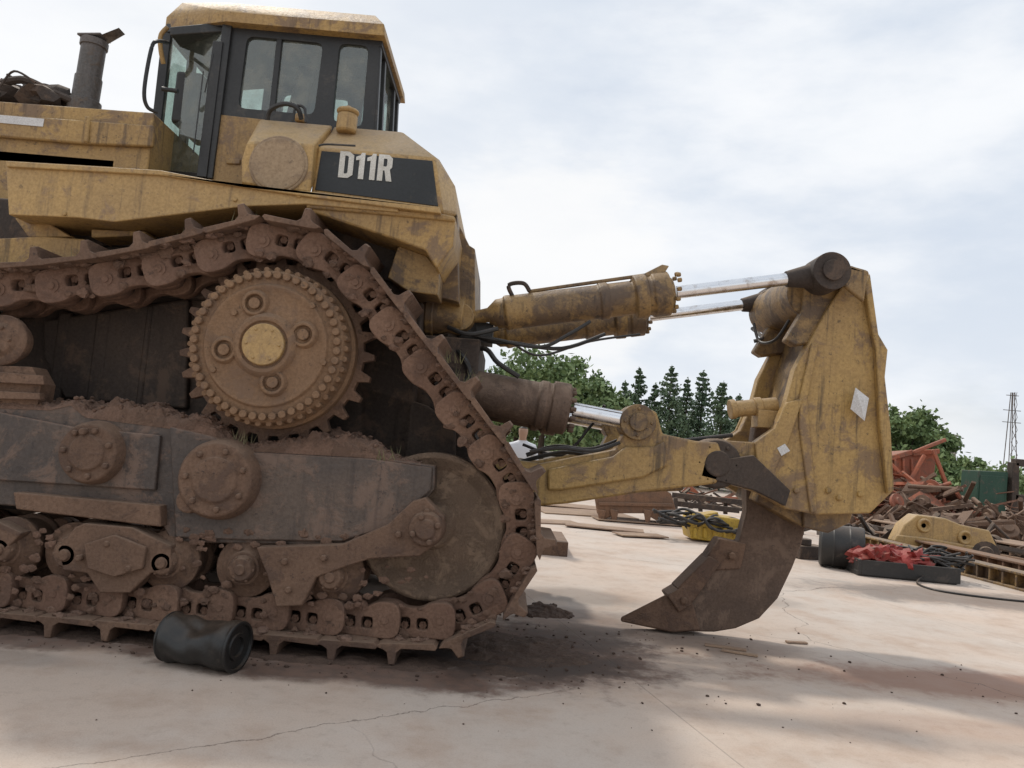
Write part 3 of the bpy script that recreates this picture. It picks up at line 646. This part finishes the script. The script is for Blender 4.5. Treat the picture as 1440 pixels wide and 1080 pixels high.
for (a,b,w_,d_,r_) in ((1020,912,.35,.06,-.2),(1040,920,.3,.05,-.35),(1120,905,.2,.05,.1)):
    g=G(a,b); lt.box((g.x,g.y,.012),(w_,d_,.016),(0,0,r_))
for (a,b,w_,d_,r_) in ((820,722,2.4,1.6,.2),(790,712,2.0,1.4,-.2),(900,735,2.2,.8,.1),(850,745,1.6,.6,-.15),(900,755,1.0,.5,.3),(770,735,1.4,.6,.4)):
    g=G(a,b); lt.box((g.x,g.y,random.uniform(.02,.05)),(w_,d_,.025),(random.uniform(-.02,.02),0,r_))
lt.done()
# ================= background yard =================
bk=Part("rusty_digger_bucket",BROWN,None,.015); g=G(892,736); Y=g.y
bk.prism([(836,697),(856,688),(930,686),(944,694),(952,722),(940,735),(925,733),(905,722),(870,722),(850,730),(840,722)],Y,Y+.1)
bk.prism([(836,697),(856,688),(930,686),(944,694),(935,700),(860,701)],Y+.1,Y+1.3)
bk.prism([(944,694),(952,722),(940,735),(932,728),(934,700)],Y+.1,Y+1.3)
for a in (840,858,905,926): bk.prism([(a,716),(a+12,718),(a+9,735),(a+3,735)],Y-.06,Y)
bk.prism([(842,706),(946,708),(947,713),(842,711)],Y-.05,Y); bk.done()
yb=Part("yellow_engine_block",YELB,None,.03); g=G(1005,764); Y=g.y
yb.prism([(968,735),(975,722),(1040,730),(1047,745),(1044,766),(972,758)],Y,Y+.7); yb.prism([(985,724),(1010,720),(1012,730),(984,730)],Y+.1,Y+.5)
for k in range(5): yb.prism([(975+14*k,742),(981+14*k,742),(981+14*k,758),(975+14*k,757)],Y-.04,Y)
yb.done()
yh=Part("hose_bundle",RUBBER,None,0)
for k in range(11):
    yh.tube([W(925+j*26+random.uniform(-8,8),722+j*4+random.uniform(-10,14),Y+random.uniform(-.3,.5)) for j in range(6)],.028)
yh.done()
fr=Part("low_steel_frame",HULL,None,.01)
for (a,b,c_,d_) in ((945,700,1060,712),(950,712,1040,722)): fr.beam(W(a,b-4,21),W(c_,d_-4,20.5),.14,.14)
for a in (950,985,1020,1050): fr.beam(W(a,700+(a-950)*.1,20.8),W(a,716+(a-950)*.1,20.8),.1,.1)
fr.done()
bt=Part("black_fuel_drum",RUBBER,None,.02); g=G(1192,803); c=g+Vector((0,.3,.36)); bt.lathe(c+Vector((-.32,.1,0)),(1,-.35,0),[(0,.001),(0,.32),(.02,.35),(.2,.35),(.21,.365),(.23,.35),(.45,.35),(.46,.365),(.48,.35),(.66,.35),(.68,.33),(.66,.31),(.66,.001)],36); bt.done()
gp=Part("hitch_block",HULL,None,.02); g=G(1135,785); gp.box(g+Vector((0,0,.12)),(.6,.4,.24),(0,0,.3)).box(g+Vector((-.5,.3,.08)),(.5,.3,.16),(0,0,-.2)).cyl(g+Vector((-.1,-.1,.24)),g+Vector((-.1,-.1,.36)),.12); gp.done()
ty=Part("scrap_tray",RUBBER,None,.01); g=G(1275,815); 
ty.box(g+Vector((0,.35,.04)),(1.5,.9,.08),(0,0,-.1)).box(g+Vector((0,-.1,.14)),(1.5,.05,.24),(0,0,-.1)).box(g+Vector((0,.8,.14)),(1.5,.05,.24),(0,0,-.1)).box(g+Vector((.72,.3,.14)),(.05,.9,.24),(0,0,-.1)).box(g+Vector((-.72,.4,.14)),(.05,.9,.24),(0,0,-.1)); ty.done()
rc=Part("red_cloth",REDP,None,0); 
for k in range(11): rc.lump(g+Vector((random.uniform(-.55,.4),random.uniform(.1,.6),.28)),(.25,.2,.16),.8,3,3,k)
rc.done()
hl=Part("scrap_hoses",RUBBER,None,0)
for k in range(14):
    c=g+Vector((.5,.3,.25)); hl.tube([c+Vector((random.uniform(-.5,.6),random.uniform(-.4,.6),random.uniform(-.1,.25))) for j in range(5)],.02)
hl.tube([G(1300,818)+Vector((0,0,.1)),G(1290,822)+Vector((0,0,.02)),G(1320,832)+Vector((0,0,.015)),G(1390,842)+Vector((0,0,.015)),G(1470,850)+Vector((0,0,.015))],.016)
hl.done()
def iron(name,mat,p,q,w,h,holes=12):
    P_=Part(name,mat,None,.01); p=Vector(p);q=Vector(q);d=(q-p); L_=d.length; d.normalize(); s=Vector((-d.y,d.x,0)); up=Vector((0,0,1))
    for z in (.02,h-.02): P_.hull([a+s*w/2*i+up*(z+.02*j) for a in(p,q) for i in(-1,1) for j in(-1,1)])
    P_.hull([a+s*.015*i+up*(h/2+(h/2-.045)*j) for a in(p,q) for i in(-1,1) for j in(-1,1)])
    for k in range(holes):
        c=p+d*(L_*(k+.5)/holes); P_.hull([c+d*.02*i+s*w*.45*j+up*(h/2+(h/2-.045)*m_) for i in(-1,1) for j in(-1,1) for m_ in(-1,1)])
    return P_.done()
a=G(1205,768);b2=G(1470,838); iron("steel_beam",YEL3,a,b2,.3,.28,18)
d=Vector((.8,.5,0)); iron("steel_beam",BROWN,a+d,b2+d,.4,.33,14)
a=G(1225,745); b2=G(1470,790); iron("steel_beam",WOOD,a+Vector((0,0,.02)),b2,1.1,.32,6)
yp=Part("yellow_boom_link",YEL,None,.03); g=G(1320,784); Y=g.y
yp.prism([(1260,762),(1272,738),(1290,724),(1330,729),(1352,738),(1392,746),(1404,772),(1390,784)],Y,Y+.4)
yp.prism([(1262,752),(1300,756),(1395,772),(1390,784),(1258,764)],Y-.06,Y)
for a_,b_ in((1299,739),(1356,756)): c=U(a_,b_,Y); yp.lathe((c[0],Y+.4,c[1]),(0,-1,0),[(0,.15),(.46,.15),(.46,.09),(.40,.08),(.40,.001)],24)
yp.done()
def scrap(name,mat,cx,cy,sx,sy,hh,n,seed):
    random.seed(seed); P_=Part(name,mat,None,0)
    for k in range(n):
        x=cx+random.gauss(0,sx); y=cy+random.gauss(0,sy); top=hh*max(.15,1-abs(x-cx)/(2.2*sx)); z=random.uniform(.05,max(top,.08))
        t=random.random()
        if t<.40: P_.box((x,y,z),(random.uniform(.5,2.0),random.uniform(.03,.12),random.uniform(.03,.12)),(random.uniform(-.5,.5),random.uniform(-.7,.7),random.uniform(0,3)))
        elif t<.55: P_.box((x,y,z),(random.uniform(.3,1.1),random.uniform(.3,.7),.02),(random.uniform(-1,1),random.uniform(-.8,.8),random.uniform(0,3)))
        elif t<.72: 
            d=Vector((random.uniform(-1,1),random.uniform(-1,1),random.uniform(-.5,.6))); P_.cyl(Vector((x,y,z)),Vector((x,y,z))+d*random.uniform(.4,1.2),random.uniform(.02,.08),seg=10)
        elif t<.86:
            c=Vector((x,y,z)); P_.tube([c+Vector((random.uniform(-.7,.7),random.uniform(-.4,.4),random.uniform(-.1,.4))) for j in range(4)],random.uniform(.015,.035),6)
        else: 
            d=Vector((random.uniform(-1,1),random.uniform(-1,.2),random.uniform(-.3,.3))); P_.lathe((x,y,z),d,[(0,.05),(0,.22),(.05,.25),(.12,.25),(.12,.15),(.2,.12)],16)
    P_.done()
gq=G(1270,742)
scrap("scrap_metal_heap",ORANGE,gq.x,gq.y,1.2,.8,1.7,110,3)
scrap("scrap_metal_heap",RUST,gq.x+.6,gq.y-.6,1.6,.8,1.5,110,33)
scrap("scrap_metal_heap",RUST,13.6,22,2.2,1.2,1.0,200,5)
scrap("scrap_metal_heap",HULL,10.5,18,2.4,.8,.3,110,6)
scrap("scrap_metal_heap",ORANGE,14.8,30,3.2,1.2,1.6,120,9)
scrap("scrap_metal_heap",RUSTY,15.5,28,3.2,1.2,1.4,150,10)
scrap("scrap_metal_heap",HULL,4.0,27,5.0,1.0,.18,120,12)
scrap("scrap_metal_heap",REDP,G(1240,737).x,G(1240,737).y,.5,.3,.6,40,8)
dk=Part("rusty_skip",ORANGE,None,.03); Y=26; dk.prism([(1240,648),(1282,636),(1318,634),(1314,668),(1290,715),(1246,712)],Y,Y+2); dk.prism([(1238,645),(1284,632),(1284,640),(1238,652)],Y-.1,Y)
for a_ in (1246,1258,1270,1282): dk.prism([(a_,645),(a_+3,645),(a_+5,712),(a_+2,712)],Y-.12,Y)
dk.prism([(1285,634),(1322,631),(1322,638),(1285,642)],Y-.1,Y)
for l in (((1250,650),(1300,700)),((1300,640),(1262,705)),((1285,636),(1330,618)),((1312,632),(1334,690))): dk.beam(W(*l[0],Y-.3),W(*l[1],Y-.4),.12,.12)
dk.done()
gc=Part("green_cabinet",GREEN,None,.02); g=G(1393,746); Y=g.y; gc.prism([(1376,662),(1418,664),(1412,750),(1370,747)],Y,Y+1.0); gc.prism([(1379,668),(1414,670),(1409,744),(1374,742)],Y-.03,Y); gc.done()
wh=Part("wrecked_cab_frame",HULL,None,.02); Y=27
for l in (((1425,650),(1423,752)),((1460,650),(1460,755)),((1425,650),(1480,655)),((1424,700),(1480,704))): wh.beam(W(*l[0],Y),W(*l[1],Y),.25,.3)
wh.done()
rb_=Part("old_tyres",RUBBER,None,0)
for a_,b_ in((1392,752),(1405,754),(1422,757)):
    g=G(a_,b_); rb_.lathe(g+Vector((0,-.1,.22)),(.2,-1,0),[(0,.12),(0,.2),(.04,.24),(.16,.24),(.2,.2),(.2,.12),(.15,.11),(.05,.11),(0,.12)],24)
rb_.done()
wl=Part("boundary_wall",CONC,None,.01); wl.box((0,62,.6),(150,.3,1.2))
for k in range(30): wl.box((-75+5*k,61.9,.7),(.45,.5,1.4))
wl.done()
bl=empty("apartment_building")
bb=Part("walls",CONC,bl,0); x,z=U(1318,640,240); bb.box((x,240,z/2+1),(7,8,z+10)); bb.box((x-9,244,z/2-1),(9,8,z+2)); bb.done()
bw=Part("windows",BLACK,bl,0)
for i in range(3):
    for j in range(5): bw.box((x-2.2+2.2*i,235.96,2+2.8*j),(1.1,.1,1.3))
bw.done()
br=Part("roof",CONC,bl,0); br.box((x,240,z+6.3),(7.6,8.6,.5)); br.done()
py=Part("transmission_pylon",STACK,None,0); x,z=U(1424,552,150); 
for i in(-1,1):
    for j in(-1,1): py.beam((x+i*1.0,150+j*1.0,0),(x+i*.2,150+j*.2,z),.12,.12)
for k in range(8):
    a_=1.0-k*.1; z0=z*k/8; z1=z*(k+1)/8; py.beam((x-a_,149,z0),(x+a_-.1,149,z1),.07,.07); py.beam((x+a_,149,z0),(x-a_+.1,149,z1),.07,.07)
for zz,w_ in ((z*.97,1.2),(z*.82,1.7),(z*.7,1.8)): py.beam((x-w_,150,zz),(x+w_,150,zz),.12,.12)
py.done()
# ================= trees =================
def quads(C,size,flat=0):
    n=len(C); u=rng.normal(size=(n,3)); u/=np.linalg.norm(u,axis=1)[:,None]; v=rng.normal(size=(n,3)); v-=u*(u*v).sum(1)[:,None]; v/=np.linalg.norm(v,axis=1)[:,None]
    s=size*rng.uniform(.5,1.2,(n,1)); u=u*s; v=v*s*.6
    return np.stack([C-u,C-v,C+u,C+v],1).reshape(-1,3)
def mesh_leaves(name,V,mat,parent):
    me=bpy.data.meshes.new(name); n=len(V)//4
    me.from_pydata(V.tolist(),[],[(4*i,4*i+1,4*i+2,4*i+3) for i in range(n)]); me.materials.append(mat)
    o=bpy.data.objects.new(name,me); sc.collection.objects.link(o); o.parent=parent
def broad(x,y,h,w,ncl=70,per=110,leaf=.16):
    t=empty("broadleaf_tree"); tr=Part("trunk",BARK,t,0); tr.cyl((x,y,-.1),(x,y,h*.5),h*.03,h*.018,10); C=[]
    for k in range(ncl):
        a=rng.uniform(0,2*math.pi); ph=rng.uniform(-.75,1); rr=rng.uniform(.35,1)**.5; cz=h*.58+ph*h*.36*rr; cr_=w/2*rr*math.sqrt(max(0,1-ph*ph*.8))
        c=np.array([x+cr_*math.cos(a),y+cr_*math.sin(a),cz]); 
        if k%7==0: tr.cyl((x,y,h*.35),tuple(c),h*.012,h*.003,6)
        R_=rng.uniform(.07,.15)*w; C.append(c+rng.normal(size=(per,3))*np.array([R_,R_,R_*.65])*.6)
    tr.done(); mesh_leaves("crown",quads(np.concatenate(C),leaf),LEAF,t)
def conifer(x,y,h,w):
    t=empty("conifer_tree"); tr=Part("trunk",BARK,t,0); tr.cyl((x,y,-.1),(x,y,h),h*.022,.01,8); C=[]
    nl=22
    for l in range(nl):
        f=l/nl; z=h*(.08+.92*f); Rr=w/2*(1-f)**.9*rng.uniform(.8,1.15)+.04
        nb=int(10-6*f)
        for b_ in range(nb):
            a=rng.uniform(0,2*math.pi); L_=Rr*rng.uniform(.65,1.25)
            s=np.linspace(.15,1,9)[:,None]; c=np.array([[x,y,z]])+np.concatenate([s*L_*math.cos(a),s*L_*math.sin(a),-.30*L_*s+.2*L_*s*s*2],1)
            c=np.repeat(c,4,0); c+=rng.normal(size=c.shape)*(.11*(1-f)+.03); C.append(c)
    C.append(np.array([[x,y,h]])-np.array([[0,0,1.]])*rng.uniform(0,.6,(14,1))+rng.normal(size=(14,3))*.03)
    tr.done(); mesh_leaves("needles",quads(np.concatenate(C),.11),NEEDLE,t)
for (px,py_,Y,w) in ((772,487,42,6.5),(735,505,46,5),(812,505,48,5),(830,530,38,4),(700,500,44,4.5),(1275,570,46,3.8),(1300,588,48,3.6),(1258,586,50,3.2),(1345,636,44,3.0),(1330,648,40,2.4),(1368,648,46,3.0),(1400,662,48,3),(1075,560,50,3),(1240,590,50,3)):
    x,z=U(px,py_,Y); broad(x,Y,z,w,60 if z>5 else 38,100,.17)
for (px,py_,Y,w) in ((858,545,44,3.0),(900,517,43,3.6),(922,538,47,3.0),(945,513,42,3.8),(968,530,48,3.2),(990,520,44,3.8),(1018,535,42,3.4),(1040,554,46,3.0),(880,535,50,3.0),(1058,585,40,2.6)):
    x,z=U(px,py_,Y); conifer(x,Y,z,w)
C=[]
for k in range(420):
    x=rng.uniform(-80,130); c=np.array([x,rng.uniform(84,92),0]); hh=2.4+1.6*noise.noise(Vector((x*.08,1,0)))+rng.uniform(0,1.0)
    for j in range(4): C.append(c+np.array([rng.normal()*1,0,hh*rng.uniform(.2,1)])+rng.normal(size=(28,3))*np.array([.9,.7,.6]))
mesh_leaves("distant_tree_line",quads(np.concatenate(C),.35),LEAF,None)
# ================= person =================
def person(x,y,z):
    e=empty("standing_person")
    J=[(0,0,.95),(0,0,1.15),(0,.01,1.36),(0,.01,1.46),(0,-.01,1.52),(0,-.02,1.62),(0,-.01,1.70),
       (-.19,0,1.38),(-.26,-.02,1.12),(-.2,-.16,.98),(.19,0,1.38),(.26,0,1.12),(.25,-.08,.88),
       (-.1,0,.9),(-.12,-.01,.5),(-.13,.02,.08),(-.14,-.14,.04),(.1,0,.9),(.12,-.03,.5),(.14,0,.08),(.16,-.15,.04)]
    E=[(0,1),(1,2),(2,3),(3,4),(4,5),(5,6),(2,7),(7,8),(8,9),(2,10),(10,11),(11,12),(0,13),(13,14),(14,15),(15,16),(0,17),(17,18),(18,19),(19,20)]
    Rd=[.15,.14,.15,.06,.06,.09,.07,.07,.045,.03,.07,.045,.03,.09,.065,.045,.035,.09,.065,.045,.035]
    me=bpy.data.meshes.new("body"); me.from_pydata([(x+a,y+b,z+c) for a,b,c in J],E,[]); o=bpy.data.objects.new("body",me); sc.collection.objects.link(o); o.parent=e
    o.modifiers.new('s','SKIN'); sv=me.skin_vertices[0].data
    for v,r in zip(sv,Rd): v.radius=(r,r*.8)
    sv[0].use_root=True; q=o.modifiers.new('u','SUBSURF'); q.levels=2; q.render_levels=2
    m,nt,b=newmat("clothing"); n=N(nt); s_=nt.nodes.new('ShaderNodeSeparateXYZ'); n.lk(n.tc,s_.inputs[0]); Z=n.m('SUBTRACT',s_.outputs[2],z)
    c=n.mix(n.m('GREATER_THAN',Z,.93),(.03,.035,.06),(.62,.64,.68)); c=n.mix(n.m('GREATER_THAN',Z,1.47),c,(.38,.24,.17)); c=n.mix(n.m('GREATER_THAN',Z,1.66),c,(.02,.015,.012))
    n.lk(c,b.inputs['Base Color']); me.materials.append(m)
pl=Part("stacked_steel_plates",RUST,None,.01)
xp,zp=U(737,594,12.5); zb=zp-1.76; pl.box((xp,12.5,zb/2-.002),(1.6,1.4,max(zb,.1))); pl.done(); person(xp,12.5,max(zb,.1))
# ================= light =================
tv=Vector((2.4,-2.9,-5.1))
sl=bpy.data.lights.new("sun",'SUN'); sl.energy=2.0; sl.angle=R(4); sl.color=(1,.94,.85)
so_=bpy.data.objects.new("sun",sl); sc.collection.objects.link(so_); so_.rotation_euler=tv.to_track_quat('-Z','Y').to_euler()
w=bpy.data.worlds.new("World"); sc.world=w; w.use_nodes=True; nt=w.node_tree; nt.nodes.clear()
o=nt.nodes.new('ShaderNodeOutputWorld'); bg=nt.nodes.new('ShaderNodeBackground'); bg.inputs[1].default_value=.11
sk=nt.nodes.new('ShaderNodeTexSky'); sk.sky_type='NISHITA'; sk.sun_disc=False; sk.sun_elevation=R(53.6); sk.sun_rotation=math.atan2(-2.4,2.9); sk.dust_density=3
n=N(nt); n.tc=nt.nodes['Texture Coordinate'].outputs['Generated']
src=n.mp((1,1,2.6))
c1=n.noise(1.5,7,.55,src=src,dist=.3); c2=n.noise(2.6,7,.56,src=src)
sx=nt.nodes.new('ShaderNodeSeparateXYZ'); n.lk(n.tc,sx.inputs[0])
cloud=n.mix(n.ramp(c2,.34,.66),(6.2,6.85,7.8),(8.6,8.8,9.1))
lf=n.ramp(sx.outputs[0],-.55,.3,1,0); cloud=n.mix(n.m('MULTIPLY',lf,.6),cloud,(9.1,9.15,9.2))
hz_=n.ramp(sx.outputs[2],.0,.28,.45,0); cloud=n.mix(hz_,cloud,(8.5,8.75,9.0))
# soft cumulus bank low behind the machine
dd=nt.nodes.new('ShaderNodeVectorMath'); dd.operation='DOT_PRODUCT'; n.lk(n.tc,dd.inputs[0]); v_=Vector((.05,1,.235)).normalized(); dd.inputs[1].default_value=v_
cb_=n.ramp(n.m('ADD',dd.outputs['Value'],n.m('MULTIPLY',n.m('SUBTRACT',n.noise(6,6,.55,src=src),.5),.035)),.985,.995,0,.75)
cloud=n.mix(cb_,cloud,(9.0,9.0,9.0))
f=n.ramp(c1,.36,.52,.62,1.0)
f=n.m('MAXIMUM',f,n.ramp(sx.outputs[2],.02,.25,.95,0))
n.lk(n.mix(f,sk.outputs[0],cloud),bg.inputs[0]); n.lk(bg.outputs[0],o.inputs[0])
sc.view_settings.view_transform='Standard'; sc.view_settings.look='None'; sc.view_settings.exposure=0
